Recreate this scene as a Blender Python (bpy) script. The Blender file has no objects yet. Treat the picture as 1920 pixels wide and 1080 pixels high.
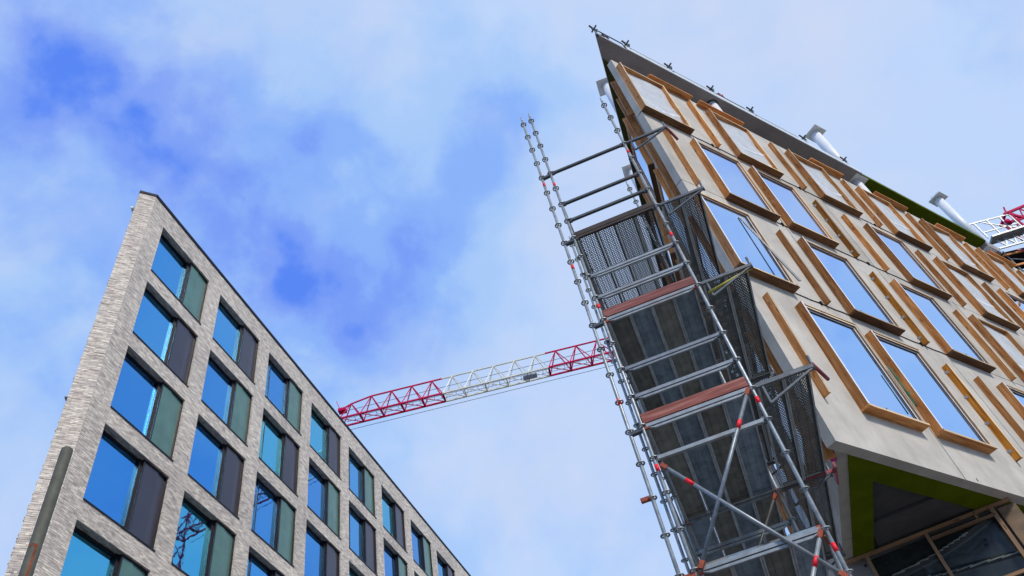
import bpy, bmesh, math, random
from mathutils import Vector, Matrix
random.seed(7)
R_ = math.radians
SC = bpy.context.scene
COL = SC.collection
CZ = 1.6                       # eye height: calc frame has the eye at z = 0

# ---------------------------------------------------------------- camera
PITCH, ROLL, FPX = 0.843445079600333, -0.24043987351011992, 1469.2556
fw = Vector((0, math.cos(PITCH), math.sin(PITCH)))
r0 = Vector((1, 0, 0)); u0v = r0.cross(fw)
cr = math.cos(ROLL)*r0 + math.sin(ROLL)*u0v
cu = -math.sin(ROLL)*r0 + math.cos(ROLL)*u0v
cam_d = bpy.data.cameras.new("camera")
cam_d.sensor_width = 36.0
cam_d.lens = FPX/1920*36.0
cam_d.clip_start = 0.1
cam_d.clip_end = 3000
cam = bpy.data.objects.new("camera", cam_d); COL.objects.link(cam)
cam.matrix_world = Matrix(((cr.x, cu.x, -fw.x, 0), (cr.y, cu.y, -fw.y, 0), (cr.z, cu.z, -fw.z, CZ), (0, 0, 0, 1)))
SC.camera = cam

# ---------------------------------------------------------------- light
SUN_AZ, SUN_EL = 144.0, 42.0
SUN_STR, SUN_ANG = 1.5, 10.0
EXPO = 1.05
SC.view_settings.view_transform = 'Standard'
SC.view_settings.look = 'None'
SC.view_settings.exposure = EXPO
SC.view_settings.gamma = 1.0
SC.view_settings.use_curve_mapping = False
SC.render.film_transparent = False
try:
    SC.cycles.max_bounces = 8
    SC.cycles.transparent_max_bounces = 16
except Exception:
    pass

W = bpy.data.worlds.new("World"); SC.world = W; W.use_nodes = True
nt = W.node_tree; nt.nodes.clear()
def wn(t, **k):
    n = nt.nodes.new(t)
    for a, b in k.items(): setattr(n, a, b)
    return n
def wl(a, b): nt.links.new(a, b)
def srgb(r, g, b):
    f = lambda c: (c/255/12.92) if c/255 <= 0.04045 else ((c/255+0.055)/1.055)**2.4
    return (f(r), f(g), f(b), 1)
def sky_lin(r, g, b):
    c = srgb(r, g, b); k = 2**EXPO
    return (c[0]/k, c[1]/k, c[2]/k, 1)
tc = wn('ShaderNodeTexCoord')
sky = wn('ShaderNodeTexSky', sky_type='NISHITA', sun_disc=False)
sky.sun_elevation = R_(SUN_EL); sky.sun_rotation = R_(SUN_AZ)
sky.air_density = 1.0; sky.dust_density = 0.3; sky.ozone_density = 2.0
def wmath(op, a, b=None, c=None, clamp=False):
    n = wn('ShaderNodeMath', operation=op); n.use_clamp = clamp
    for i, v in enumerate((a, b, c)):
        if v is None: continue
        if isinstance(v, (int, float)): n.inputs[i].default_value = v
        else: wl(v, n.inputs[i])
    return n.outputs[0]
# soft warp of the direction so the cloud edges wander
nwarp = wn('ShaderNodeTexNoise'); nwarp.inputs['Scale'].default_value = 5.0; nwarp.inputs['Detail'].default_value = 4
wl(tc.outputs['Generated'], nwarp.inputs['Vector'])
vm = wn('ShaderNodeVectorMath', operation='SUBTRACT'); wl(nwarp.outputs['Color'], vm.inputs[0]); vm.inputs[1].default_value = (.5, .5, .5)
vs = wn('ShaderNodeVectorMath', operation='SCALE'); wl(vm.outputs[0], vs.inputs[0]); vs.inputs['Scale'].default_value = 0.085
va = wn('ShaderNodeVectorMath', operation='ADD'); wl(tc.outputs['Generated'], va.inputs[0]); wl(vs.outputs[0], va.inputs[1])
vnrm = wn('ShaderNodeVectorMath', operation='NORMALIZE'); wl(va.outputs[0], vnrm.inputs[0]); va = vnrm
# gaps in the cloud: (direction, sharpness, weight)
GAPS = [((-0.300, 0.48, 0.82), 26, .30), ((-0.455, 0.262, 0.853), 160, .30), ((-0.350, 0.355, 0.867), 420, .24), ((-0.400, 0.325, 0.857), 300, .18), ((-0.318, 0.458, 0.828), 330, .26),
        ((-0.290, 0.535, 0.79), 420, .26), ((-0.225, 0.620, 0.75), 500, .26), ((-0.148, 0.615, 0.773), 380, .30), ((-0.194, 0.655, 0.728), 420, .20),
        ((-0.186, 0.467, 0.865), 1100, .26), ((0.045, 0.472, 0.88), 330, .24), ((-0.02, 0.55, 0.835), 420, .16), ((-.09, .60, .795), 260, .18), ((-.26, .57, .78), 900, .2),
        ((0.25, .62, .74), 14, -.16), ((-.12, .33, .93), 40, -.12), ((-.02, .78, .62), 40, -.10),
        ((.67, .47, .57), 220, .22), ((.60, .33, .73), 260, .3), ((0.7, -0.35, 0.62), 12, .5), ((-0.75, -0.35, 0.55), 10, .5), ((0.1, -0.75, 0.65), 10, .4)]
acc = None
for (d, k, w_) in GAPS:
    dv = Vector(d).normalized()
    dp = wn('ShaderNodeVectorMath', operation='DOT_PRODUCT'); wl(va.outputs[0], dp.inputs[0]); dp.inputs[1].default_value = dv
    e = wmath('MULTIPLY', wmath('SUBTRACT', dp.outputs['Value'], 1.0), float(k))
    g = wmath('MULTIPLY', wmath('EXPONENT', e), w_)
    acc = g if acc is None else wmath('ADD', acc, g)
n1 = wn('ShaderNodeTexNoise'); n1.inputs['Scale'].default_value = 10.5; n1.inputs['Detail'].default_value = 8; n1.inputs['Roughness'].default_value = .53; n1.inputs['Distortion'].default_value = .15
wl(tc.outputs['Generated'], n1.inputs['Vector'])
n2 = wn('ShaderNodeTexNoise'); n2.inputs['Scale'].default_value = 3.0; n2.inputs['Detail'].default_value = 5; n2.inputs['Roughness'].default_value = .5
wl(tc.outputs['Generated'], n2.inputs['Vector'])
nn = wmath('MULTIPLY', wmath('SUBTRACT', n1.outputs['Fac'], .5), 1.7)
nn2 = wmath('MULTIPLY', wmath('SUBTRACT', n2.outputs['Fac'], .5), .9)
gap = wmath('ADD', wmath('ADD', wmath('ADD', acc, .17), wmath('MULTIPLY', nn, wmath('ADD', .30, wmath('MULTIPLY', acc, .95)))), wmath('MULTIPLY', nn2, .5), clamp=True)
ramp = wn('ShaderNodeValToRGB'); wl(gap, ramp.inputs['Fac'])
cr_ = ramp.color_ramp; cr_.interpolation = 'EASE'
cr_.elements[0].position = 0.0; cr_.elements[0].color = sky_lin(196, 219, 255)
cr_.elements[1].position = 1.0; cr_.elements[1].color = sky_lin(88, 136, 249)
for p_, c_ in ((.20, (172, 207, 255)), (.45, (141, 183, 255)), (.72, (122, 160, 252))):
    el = cr_.elements.new(p_); el.color = sky_lin(*c_)
n3 = wn('ShaderNodeTexNoise'); n3.inputs['Scale'].default_value = 5.5; n3.inputs['Detail'].default_value = 6; n3.inputs['Roughness'].default_value = .55; n3.inputs['Distortion'].default_value = .2
wl(va.outputs[0], n3.inputs['Vector'])
veil = wmath('MULTIPLY', wmath('SUBTRACT', n3.outputs['Fac'], .43, clamp=True), 3.4, clamp=True)
veil = wmath('MULTIPLY', veil, wmath('SUBTRACT', .85, gap, clamp=True))
mixv = wn('ShaderNodeMix', data_type='RGBA'); wl(veil, mixv.inputs[0]); wl(ramp.outputs['Color'], mixv.inputs[6]); mixv.inputs[7].default_value = sky_lin(212, 222, 248)
bg1 = wn('ShaderNodeBackground'); wl(mixv.outputs[2], bg1.inputs['Color']); bg1.inputs['Strength'].default_value = 1.0
bg2 = wn('ShaderNodeBackground'); wl(sky.outputs['Color'], bg2.inputs['Color']); bg2.inputs['Strength'].default_value = 0.1
mixb = wn('ShaderNodeMixShader'); mixb.inputs[0].default_value = 0.92
wl(bg2.outputs[0], mixb.inputs[1]); wl(bg1.outputs[0], mixb.inputs[2])
wo = wn('ShaderNodeOutputWorld'); wl(mixb.outputs[0], wo.inputs['Surface'])

sun_d = bpy.data.lights.new("sun", 'SUN'); sun_d.energy = SUN_STR; sun_d.angle = R_(SUN_ANG); sun_d.color = (1.0, .93, .83)
sun = bpy.data.objects.new("sun", sun_d); COL.objects.link(sun)
sdir = Vector((math.sin(R_(SUN_AZ))*math.cos(R_(SUN_EL)), math.cos(R_(SUN_AZ))*math.cos(R_(SUN_EL)), math.sin(R_(SUN_EL))))
sun.rotation_euler = sdir.to_track_quat('Z', 'Y').to_euler()
sun.location = (10, -20, 40)

# ---------------------------------------------------------------- materials
class Mat:
    def __init__(s, name):
        s.m = bpy.data.materials.new(name); s.m.use_nodes = True
        s.nt = s.m.node_tree; s.b = s.nt.nodes['Principled BSDF']; s.out = s.nt.nodes['Material Output']
    def n(s, t, **k):
        x = s.nt.nodes.new(t)
        for a, b in k.items(): setattr(x, a, b)
        return x
    def l(s, a, b): s.nt.links.new(a, b)
    def coord(s, kind='Object', scale=(1, 1, 1)):
        t = s.n('ShaderNodeTexCoord'); mp = s.n('ShaderNodeMapping'); mp.inputs['Scale'].default_value = scale
        s.l(t.outputs[kind], mp.inputs['Vector']); return mp.outputs[0]
    def noise(s, vec, scale, detail=5, rough=.55, dist=0):
        x = s.n('ShaderNodeTexNoise'); x.inputs['Scale'].default_value = scale; x.inputs['Detail'].default_value = detail
        x.inputs['Roughness'].default_value = rough; x.inputs['Distortion'].default_value = dist
        s.l(vec, x.inputs['Vector']); return x.outputs['Fac']
    def ramp(s, fac, stops):
        x = s.n('ShaderNodeValToRGB'); s.l(fac, x.inputs['Fac'])
        e = x.color_ramp.elements
        e[0].position, e[0].color = stops[0][0], (*stops[0][1], 1)
        e[1].position, e[1].color = stops[-1][0], (*stops[-1][1], 1)
        for p_, c_ in stops[1:-1]:
            y = e.new(p_); y.color = (*c_, 1)
        return x.outputs['Color']
    def mix(s, a, b, fac, mode='MIX'):
        x = s.n('ShaderNodeMix', data_type='RGBA', blend_type=mode)
        for v, i in ((fac, 0), (a, 6), (b, 7)):
            if isinstance(v, (int, float)): x.inputs[i].default_value = v
            elif isinstance(v, tuple): x.inputs[i].default_value = (*v[:3], 1)
            else: s.l(v, x.inputs[i])
        return x.outputs[2]
    def math(s, op, a, b=0.0, clamp=False):
        x = s.n('ShaderNodeMath', operation=op); x.use_clamp = clamp
        for i, v in enumerate((a, b)):
            if isinstance(v, (int, float)): x.inputs[i].default_value = v
            else: s.l(v, x.inputs[i])
        return x.outputs[0]
    def base(s, c):
        if isinstance(c, tuple): s.b.inputs['Base Color'].default_value = (*c[:3], 1)
        else: s.l(c, s.b.inputs['Base Color'])
    def bump(s, h, strength=.3, dist=.02):
        x = s.n('ShaderNodeBump'); x.inputs['Strength'].default_value = strength; x.inputs['Distance'].default_value = dist
        s.l(h, x.inputs['Height']); s.l(x.outputs[0], s.b.inputs['Normal'])
    def set(s, rough=None, metal=None, spec=None):
        if rough is not None: s.b.inputs['Roughness'].default_value = rough
        if metal is not None: s.b.inputs['Metallic'].default_value = metal
        if spec is not None: s.b.inputs['Specular IOR Level'].default_value = spec
    def rnd(s):
        return s.n('ShaderNodeObjectInfo').outputs['Random']

def simple(name, c, rough=.6, metal=0, var=.15, scale=8, spec=.3):
    k = Mat(name); f = k.noise(k.coord(), scale, 6, .6)
    lo = tuple(x*(1-var) for x in c); hi = tuple(min(1, x*(1+var)) for x in c)
    k.base(k.ramp(f, [(.3, lo), (.7, hi)])); k.set(rough, metal, spec); return k.m

def m_wood(name, dark, mid, light):
    k = Mat(name); uv = k.coord('UV', (1.3, 16, 1))
    grain = k.noise(uv, 1.0, 7, .62, .35)
    big = k.noise(k.coord('UV', (.45, 2.0, 1)), 1.0, 3)
    c = k.ramp(grain, [(.28, dark), (.5, mid), (.72, light)])
    # every object its own board tone
    t = k.ramp(k.rnd(), [(0, (.58, .56, .55)), (.35, (.86, .84, .82)), (.7, (1.05, 1.05, 1.05)), (1, (1.28, 1.20, 1.06))])
    c = k.mix(c, t, 1.0, 'MULTIPLY')
    c = k.mix(c, tuple(x*.55 for x in mid), k.math('MULTIPLY', k.math('SUBTRACT', big, .52, True), 3.0, True))
    # knots
    v = k.n('ShaderNodeTexVoronoi'); v.inputs['Scale'].default_value = 1.0
    k.l(k.coord('UV', (2.2, 9, 1)), v.inputs['Vector'])
    kn = k.math('LESS_THAN', v.outputs['Distance'], .17)
    c = k.mix(c, tuple(x*.35 for x in mid), k.math('MULTIPLY', kn, .75))
    k.base(c); k.set(.72, 0, .25); k.bump(grain, .25, .006); return k.m

def m_concrete(name, lo, hi, stain=.35, streak=True):
    k = Mat(name); o = k.coord()
    f = k.noise(o, 1.3, 9, .62, .3); g = k.noise(o, 14, 6, .7); s2 = k.noise(k.coord('Object', (2.2, 2.2, .5)), 1.0, 6, .6, .6)
    c = k.ramp(f, [(.3, lo), (.68, hi)])
    c = k.mix(c, tuple(x*.72 for x in lo), k.math('MULTIPLY', k.math('SUBTRACT', s2, .5, True), 2.2*stain, True))
    c = k.mix(c, (.95, .93, .9), k.math('MULTIPLY', k.math('SUBTRACT', g, .62, True), .8, True))
    v = k.n('ShaderNodeTexVoronoi'); v.inputs['Scale'].default_value = 9.0; k.l(o, v.inputs['Vector'])
    c = k.mix(c, tuple(x*.45 for x in lo), k.math('MULTIPLY', k.math('LESS_THAN', v.outputs['Distance'], .07), .6))
    c = k.mix(c, k.ramp(k.rnd(), [(0, (.90, .89, .87)), (.5, (1, 1, 1)), (1, (1.05, 1.05, 1.05))]), 1.0, 'MULTIPLY')
    k.base(c); k.set(.85, 0, .2); k.bump(g, .25, .01); return k.m

def m_brick():
    k = Mat('grey_brown_brick'); uv = k.coord('UV')
    b = k.n('ShaderNodeTexBrick'); k.l(uv, b.inputs['Vector'])
    b.offset = .5; b.inputs['Scale'].default_value = 1.0
    b.inputs['Brick Width'].default_value = .25; b.inputs['Row Height'].default_value = .062
    b.inputs['Mortar Size'].default_value = .007; b.inputs['Mortar Smooth'].default_value = .3; b.inputs['Bias'].default_value = 0
    b.inputs['Color1'].default_value = (.78, .71, .59, 1); b.inputs['Color2'].default_value = (.48, .43, .38, 1); b.inputs['Mortar'].default_value = (.34, .32, .29, 1)
    cell = k.noise(k.coord('UV', (4.0, 16, 1)), 1.0, 1, .4)
    c = k.mix(b.outputs['Color'], k.ramp(cell, [(.32, (.62, .57, .55)), (.5, (1, 1, 1)), (.68, (1.30, 1.29, 1.25))]), .7, 'MULTIPLY')
    big = k.noise(uv, .35, 5)
    c = k.mix(c, k.ramp(big, [(.3, (.82, .80, .80)), (.7, (1.12, 1.1, 1.06))]), 1.0, 'MULTIPLY')
    k.base(c); k.set(.85, 0, .2); k.bump(b.outputs['Fac'], -.5, .02); return k.m

def m_steel(name, c, var=.3):
    k = Mat(name); o = k.coord(); f = k.noise(o, 9, 8, .7); g = k.noise(k.coord('Object', (1, 1, 1)), 1.7, 4)
    col = k.ramp(f, [(.3, tuple(x*(1-var) for x in c)), (.7, tuple(min(1, x*(1+var)) for x in c))])
    col = k.mix(col, (.20, .13, .09), k.math('MULTIPLY', k.math('SUBTRACT', g, .55, True), 3.5, True))
    t = k.ramp(k.rnd(), [(0, (.75, .76, .78)), (1, (1.15, 1.14, 1.1))])
    k.base(k.mix(col, t, 1.0, 'MULTIPLY')); k.set(.42, .35, .5); return k.m

def m_deck(name, c, holes):
    """pressed steel deck plank with rows of punched holes (true openings)"""
    k = Mat(name); o = k.coord(); f = k.noise(o, 6, 8, .7)
    t = k.ramp(k.rnd(), [(0, (.8, .8, .8)), (1, (1.2, 1.2, 1.2))])
    col = k.mix(k.ramp(f, [(.3, tuple(x*.6 for x in c)), (.7, tuple(x*1.3 for x in c))]), t, 1.0, 'MULTIPLY')
    k.base(col); k.set(.55, .15, .4)
    if holes:
        t_ = k.n('ShaderNodeTexCoord'); sp = k.n('ShaderNodeSeparateXYZ'); k.l(t_.outputs['UV'], sp.inputs[0])
        row = k.math('FLOOR', k.math('MULTIPLY', sp.outputs[0], 1/.032))
        fx = k.math('SUBTRACT', k.math('FRACT', k.math('MULTIPLY', sp.outputs[0], 1/.032)), .5)
        sh = k.math('MULTIPLY', k.math('MODULO', row, 2.0), .5)
        fy = k.math('SUBTRACT', k.math('FRACT', k.math('ADD', k.math('MULTIPLY', sp.outputs[1], 1/.036), sh)), .5)
        r2 = k.math('ADD', k.math('MULTIPLY', fx, fx), k.math('MULTIPLY', fy, fy))
        inside = k.math('LESS_THAN', r2, holes)
        edge = k.math('LESS_THAN', k.math('ABSOLUTE', k.math('SUBTRACT', sp.outputs[1], .16)), .128)
        a = k.math('MULTIPLY', inside, edge)
        tr = k.n('ShaderNodeBsdfTransparent'); mx = k.n('ShaderNodeMixShader')
        k.l(a, mx.inputs[0]); k.l(k.b.outputs[0], mx.inputs[1]); k.l(tr.outputs[0], mx.inputs[2]); k.l(mx.outputs[0], k.out.inputs['Surface'])
    return k.m

def m_glass(name, tint, dark, fac, wob=.09, see=False):
    """coated pane: tinted mirror of the sky over a dark room"""
    k = Mat(name); o = k.coord()
    w_ = k.noise(o, .8, 3, .55); k.bump(w_, wob, .05)
    k.base(tint); k.set(.015, 1.0)
    d = k.n('ShaderNodeBsdfDiffuse'); d.inputs['Color'].default_value = (*dark, 1)
    mx = k.n('ShaderNodeMixShader'); mx.inputs[0].default_value = fac
    if see:
        tr = k.n('ShaderNodeBsdfTransparent'); tr.inputs['Color'].default_value = (.55, .85, .85, 1); k.l(tr.outputs[0], mx.inputs[1])
    else: k.l(d.outputs[0], mx.inputs[1])
    k.l(k.b.outputs[0], mx.inputs[2]); k.l(mx.outputs[0], k.out.inputs['Surface'])
    return k.m

def m_sheet():
    k = Mat('milky_plastic_sheet'); o = k.coord(); f = k.noise(o, 3, 5, .6, .8)
    k.base(k.ramp(f, [(.3, (.46, .475, .455)), (.7, (.60, .61, .585))])); k.set(.45, 0, .4); k.bump(f, .35, .03); return k.m
def m_film():
    k = Mat('dark_clear_film'); o = k.coord(); f = k.noise(o, 2.2, 5, .6, 1.2)
    k.base(k.ramp(f, [(.3, (.010, .013, .012)), (.75, (.035, .042, .040))])); k.set(.22, 0, .4); k.bump(f, .12, .05); return k.m

M = dict(
    wood=m_wood('spruce_timber', (.24, .082, .022), (.62, .262, .080), (.82, .43, .17)),
    lit_front=m_wood('sunlit_timber_front', (.48, .35, .20), (.66, .50, .31), (.76, .62, .42)),  # lighter timber for board fronts, sunlight put into the colour
    orange=m_wood('orange_stained_timber', (.17, .055, .008), (.54, .205, .022), (.70, .33, .06)),
    brownwood=m_wood('brown_ply_timber', (.075, .038, .018), (.17, .085, .038), (.25, .135, .065)),
    dimwood=m_wood('dull_pine_batten', (.16, .095, .055), (.27, .165, .095), (.36, .23, .14)),
    panel=m_concrete('pale_panel_concrete', (.42, .39, .33), (.58, .545, .465), .75),
    edge=m_concrete('grey_edge_concrete', (.20, .19, .185), (.29, .28, .27), .3),
    slab=m_concrete('grey_slab_concrete', (.33, .305, .295), (.43, .40, .39), .3),
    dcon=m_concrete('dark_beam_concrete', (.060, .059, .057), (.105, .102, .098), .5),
    white=simple('white_coated_steel', (.74, .76, .76), .4, 0, .06, 3, .4),
    fascia=simple('pale_fascia_sheet', (.62, .66, .64), .4, 0, .1, 2, .4),
    dgreen=simple('deep_green_membrane', (.100, .130, .002), .85, 0, .22, 1.6, .05),
    green=simple('green_insulation_paint', (.085, .125, .003), .8, 0, .12, 3, .1),
    brick=m_brick(),
    coping=simple('dark_coping_metal', (.014, .014, .020), .65, 0, .2, 4, .2),
    frame=simple('dark_window_frame', (.014, .014, .018), .35, .2, .2, 4, .5),
    pane=m_glass('blue_sky_glass', (.13, .49, .88), (.004, .012, .02), .78, .035, True),
    pane2=m_glass('deep_blue_glass', (.095, .40, .84), (.004, .010, .02), .78, .035, True),
    pane3=m_glass('cyan_glass', (.13, .60, .84), (.004, .016, .02), .78, .035, True),
    clear=m_glass('clear_mirror_glass', (.60, .76, .96), (.01, .015, .02), .97, .04),
    vgreen=simple('green_grey_vent_glass', (.075, .175, .135), .22, 0, .15, 1.5, .6),
    vdark=simple('violet_black_vent_panel', (.030, .026, .042), .28, 0, .15, 1.5, .6),
    wframe_lit=simple('white_gasket_and_highlight', (.78, .80, .80), .5, 0, .05, 3),  # gasket white; also paints lit board fronts and sheet crease highlights
    sheet=m_sheet(), film=m_film(),
    steel=m_steel('galvanised_steel', (.28, .31, .315), .4),
    alu=m_steel('pale_aluminium', (.30, .325, .325), .25),
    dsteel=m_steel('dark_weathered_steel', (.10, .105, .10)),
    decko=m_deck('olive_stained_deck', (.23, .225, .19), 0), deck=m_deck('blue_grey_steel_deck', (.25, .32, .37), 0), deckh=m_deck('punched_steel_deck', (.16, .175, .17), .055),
    deckx=m_deck('open_punched_deck', (.06, .065, .075), .10),
    crease_highlight=simple('film_crease_highlight', (.16, .18, .165), .3, 0, .3, 3, .5),  # brighter faces along film creases, a painted highlight
    brkt=m_steel('dull_bracket_steel', (.13, .14, .14), .35),
    ceil=simple('white_ceiling', (.75, .78, .76), .8, 0, .05, 2), blind=simple('pale_blind', (.62, .66, .66), .8, 0, .08, 3), lamp=None,
    flange=simple('pale_deck_flange', (.40, .43, .44), .5, .2, .3, 6),
    toe=m_wood('red_brown_toe_board', (.10, .030, .025), (.24, .080, .065), (.40, .20, .16)),
    toed=simple('dark_brown_toe_board', (.055, .040, .032), .7, 0, .35, 5),
    red=simple('red_marking_tape', (.85, .02, .03), .5, 0, .1, 6),
    rust=simple('orange_red_coupler', (.34, .075, .035), .6, .1, .4, 12),
    crane_r=simple('crimson_crane_paint', (.52, .004, .070), .65, 0, .2, 1.5, .12),
    crane_w=simple('cream_crane_paint', (.66, .66, .56), .4, 0, .12, 1.5, .4),
    crane_g=simple('grey_crane_walkway', (.30, .34, .40), .5, .2, .2, 2),
    cable=simple('steel_cable', (.10, .12, .2), .5, .3, .2, 4),
    streak=simple('rust_streak', (.22, .055, .02), .8, 0, .5, 30),
    rusty=simple('rust_stained_board', (.22, .15, .09), .8, 0, .55, 2.2),
    shaded_green=simple('shaded_green_insulation', (.060, .062, .014), .8, 0, .2, 3),
    post=None, ground=None, black=simple('flat_black', (.012, .011, .014), .7, 0, .3, 6),
    bracket=simple('zinc_bracket', (.42, .42, .42), .4, .4, .2, 12),
    magenta=simple('magenta_marking_paint', (.55, .01, .16), .8, 0, .3, 6),
    pink=simple('pink_red_tie_tube', (.40, .09, .10), .6, .1, .35, 9),
    greenpaint=simple('bottle_green_tarp', (.02, .10, .045), .6, 0, .3, 5),
    yellow=simple('yellow_worn_tube', (.45, .38, .06), .6, .1, .4, 9),
)
def m_post():
    k = Mat('weathered_post'); o = k.coord(); f = k.noise(o, 18, 8, .7); s_ = k.noise(k.coord('Object', (14, 14, 1.0)), 1.0, 5, .6)
    c = k.ramp(f, [(.3, (.075, .076, .055)), (.7, (.135, .133, .10))])
    k.base(k.mix(c, (.20, .07, .025), k.math('MULTIPLY', k.math('SUBTRACT', s_, .62, True), 4.0, True))); k.set(.7, .1, .3); k.bump(f, .3, .004); return k.m
M['post'] = m_post()
def m_ground():
    k = Mat('grey_paving'); o = k.coord(); f = k.noise(o, .6, 8, .6)
    b = k.n('ShaderNodeTexBrick'); k.l(o, b.inputs['Vector']); b.inputs['Scale'].default_value = 1.0
    b.inputs['Brick Width'].default_value = .4; b.inputs['Row Height'].default_value = .2; b.inputs['Mortar Size'].default_value = .006
    b.inputs['Color1'].default_value = (.20, .19, .18, 1); b.inputs['Color2'].default_value = (.15, .145, .14, 1); b.inputs['Mortar'].default_value = (.06, .06, .06, 1)
    k.base(k.mix(b.outputs['Color'], k.ramp(f, [(.3, (.8, .8, .8)), (.7, (1.1, 1.1, 1.1))]), 1.0, 'MULTIPLY')); k.set(.85); return k.m
M['ground'] = m_ground()
def m_lamp():
    k = Mat('lit_ceiling_lamp'); k.b.inputs['Emission Color'].default_value = (1, .97, .9, 1); k.b.inputs['Emission Strength'].default_value = 2.2; return k.m
M['lamp'] = m_lamp()

# ---------------------------------------------------------------- mesh helpers
class MB:
    """collects boxes, bars, tubes; world points in the calc frame"""
    def __init__(s): s.v = []; s.f = []; s.uv = []; s.sm = []; s.mi = []; s.cur = 0; s.front = None
    def face(s, pts, uvs=None, smooth=False):
        i = len(s.v); s.v += [Vector(p) for p in pts]; s.f.append(list(range(i, i+len(pts))))
        s.uv.append(uvs if uvs else [(0, 0)]*len(pts)); s.sm.append(smooth); s.mi.append(s.cur)
    def obox(s, o, ax, ay, az):
        """box from corner o along three edge vectors; UV u follows the longest edge"""
        o, A = Vector(o), [Vector(ax), Vector(ay), Vector(az)]
        if A[0].cross(A[1]).dot(A[2]) < 0: o = o + A[0]; A[0] = -A[0]
        L = [a.length for a in A]; big = L.index(max(L)); ru, rv = random.random()*40, random.random()*40
        def P(i, j, k): return o + A[0]*i + A[1]*j + A[2]*k
        for ax_, order in ((0, (1, 2)), (1, (2, 0)), (2, (0, 1))):
            b, c = order
            for side in (0, 1):
                quad = [(0, 0), (1, 0), (1, 1), (0, 1)]
                if side == 0: quad = quad[::-1]
                pts, uvs = [], []
                for (x, y) in quad:
                    t = [0, 0, 0]; t[ax_] = side; t[b] = x; t[c] = y
                    pts.append(P(*t))
                    U, V_ = (x*L[b], y*L[c]) if b == big or c != big else (y*L[c], x*L[b])
                    uvs.append((U+ru, V_+rv+ax_*.37+side*.53))
                s.cur = 1 if (s.front is not None and ax_ == 2 and side == 1) else 0
                s.face(pts, uvs)
        s.cur = 0
        return s
    def bar(s, p, q, w, h, up=(0, 0, 1)):
        p, q = Vector(p), Vector(q); d = q-p; up = Vector(up); x = d.cross(up)
        if x.length < 1e-6: x = d.cross(Vector((1, 0, 0)))
        x.normalize(); y = x.cross(d).normalized()
        return s.obox(p - x*w/2 - y*h/2, d, x*w, y*h)
    def tube(s, p, q, r, n=10, caps=True, r2=None):
        p, q = Vector(p), Vector(q); d = (q-p); r2 = r if r2 is None else r2
        x = d.orthogonal().normalized(); y = d.normalized().cross(x); L = d.length
        a = [p + (x*math.cos(2*math.pi*i/n) + y*math.sin(2*math.pi*i/n))*r for i in range(n)]
        b = [q + (x*math.cos(2*math.pi*i/n) + y*math.sin(2*math.pi*i/n))*r2 for i in range(n)]
        for i in range(n):
            j = (i+1) % n
            s.face([a[i], a[j], b[j], b[i]], [(0, i/n), (0, (i+1)/n), (L, (i+1)/n), (L, i/n)], True)
        if caps: s.face(a[::-1]); s.face(b)
        return s
    def ring(s, c, ri, ro, h, n=14, ax=(0, 0, 1)):
        c = Vector(c); z = Vector(ax).normalized(); x = z.orthogonal().normalized(); y = z.cross(x)
        def P(r, a, t): return c + (x*math.cos(a)+y*math.sin(a))*r + z*t
        for i in range(n):
            a, b = 2*math.pi*i/n, 2*math.pi*(i+1)/n
            for (r1, t1, r2_, t2) in ((ri, h/2, ro, h/2), (ro, h/2, ro, -h/2), (ro, -h/2, ri, -h/2), (ri, -h/2, ri, h/2)):
                s.face([P(r1, a, t1), P(r2_, a, t2), P(r2_, b, t2), P(r1, b, t1)])
        return s
    def dome(s, c, r, n=12, m=4):
        c = Vector(c)
        def P(i, j):
            a, b = 2*math.pi*i/n, math.pi/2*j/m
            return c + Vector((math.cos(a)*math.cos(b), math.sin(a)*math.cos(b), math.sin(b)*.6))*r
        for j in range(m):
            for i in range(n): s.face([P(i, j), P(i+1, j), P(i+1, j+1), P(i, j+1)], None, True)
        return s
    def prism(s, poly, z0, z1):
        n = len(poly); a = [Vector((x, y, z0)) for x, y in poly]; b = [Vector((x, y, z1)) for x, y in poly]
        for i in range(n):
            j = (i+1) % n; L = (a[j]-a[i]).length
            s.face([a[i], a[j], b[j], b[i]], [(0, z0), (L, z0), (L, z1), (0, z1)])
        s.face(a[::-1], [(p.x, p.y) for p in a[::-1]]); s.face(b, [(p.x, p.y) for p in b]); return s
    def build(s, name, mat, parent=None, kind=None):
        org = parent['_o'] if parent is not None and '_o' in parent else None
        off = Vector(org) if org is not None else Vector((0, 0, 0))
        me = bpy.data.meshes.new(name)
        me.from_pydata([(v.x-off.x, v.y-off.y, v.z+CZ-off.z) for v in s.v], [], s.f)
        ul = me.uv_layers.new(name='UVMap'); flat = []
        for q in s.uv:
            for t in q: flat += [t[0], t[1]]
        ul.data.foreach_set('uv', flat)
        me.polygons.foreach_set('use_smooth', s.sm)
        me.update()
        if any(s.sm):
            bm_ = bmesh.new(); bm_.from_mesh(me); bmesh.ops.remove_doubles(bm_, verts=bm_.verts, dist=2e-5); bm_.to_mesh(me); bm_.free()
        o = bpy.data.objects.new(name, me); COL.objects.link(o)
        if mat is not None: me.materials.append(mat)
        if s.front is not None:
            me.materials.append(s.front); me.polygons.foreach_set('material_index', s.mi)
        if parent is not None:
            o.parent = parent; o['_o'] = tuple(off)
        if kind: o['kind'] = kind
        return o

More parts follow.
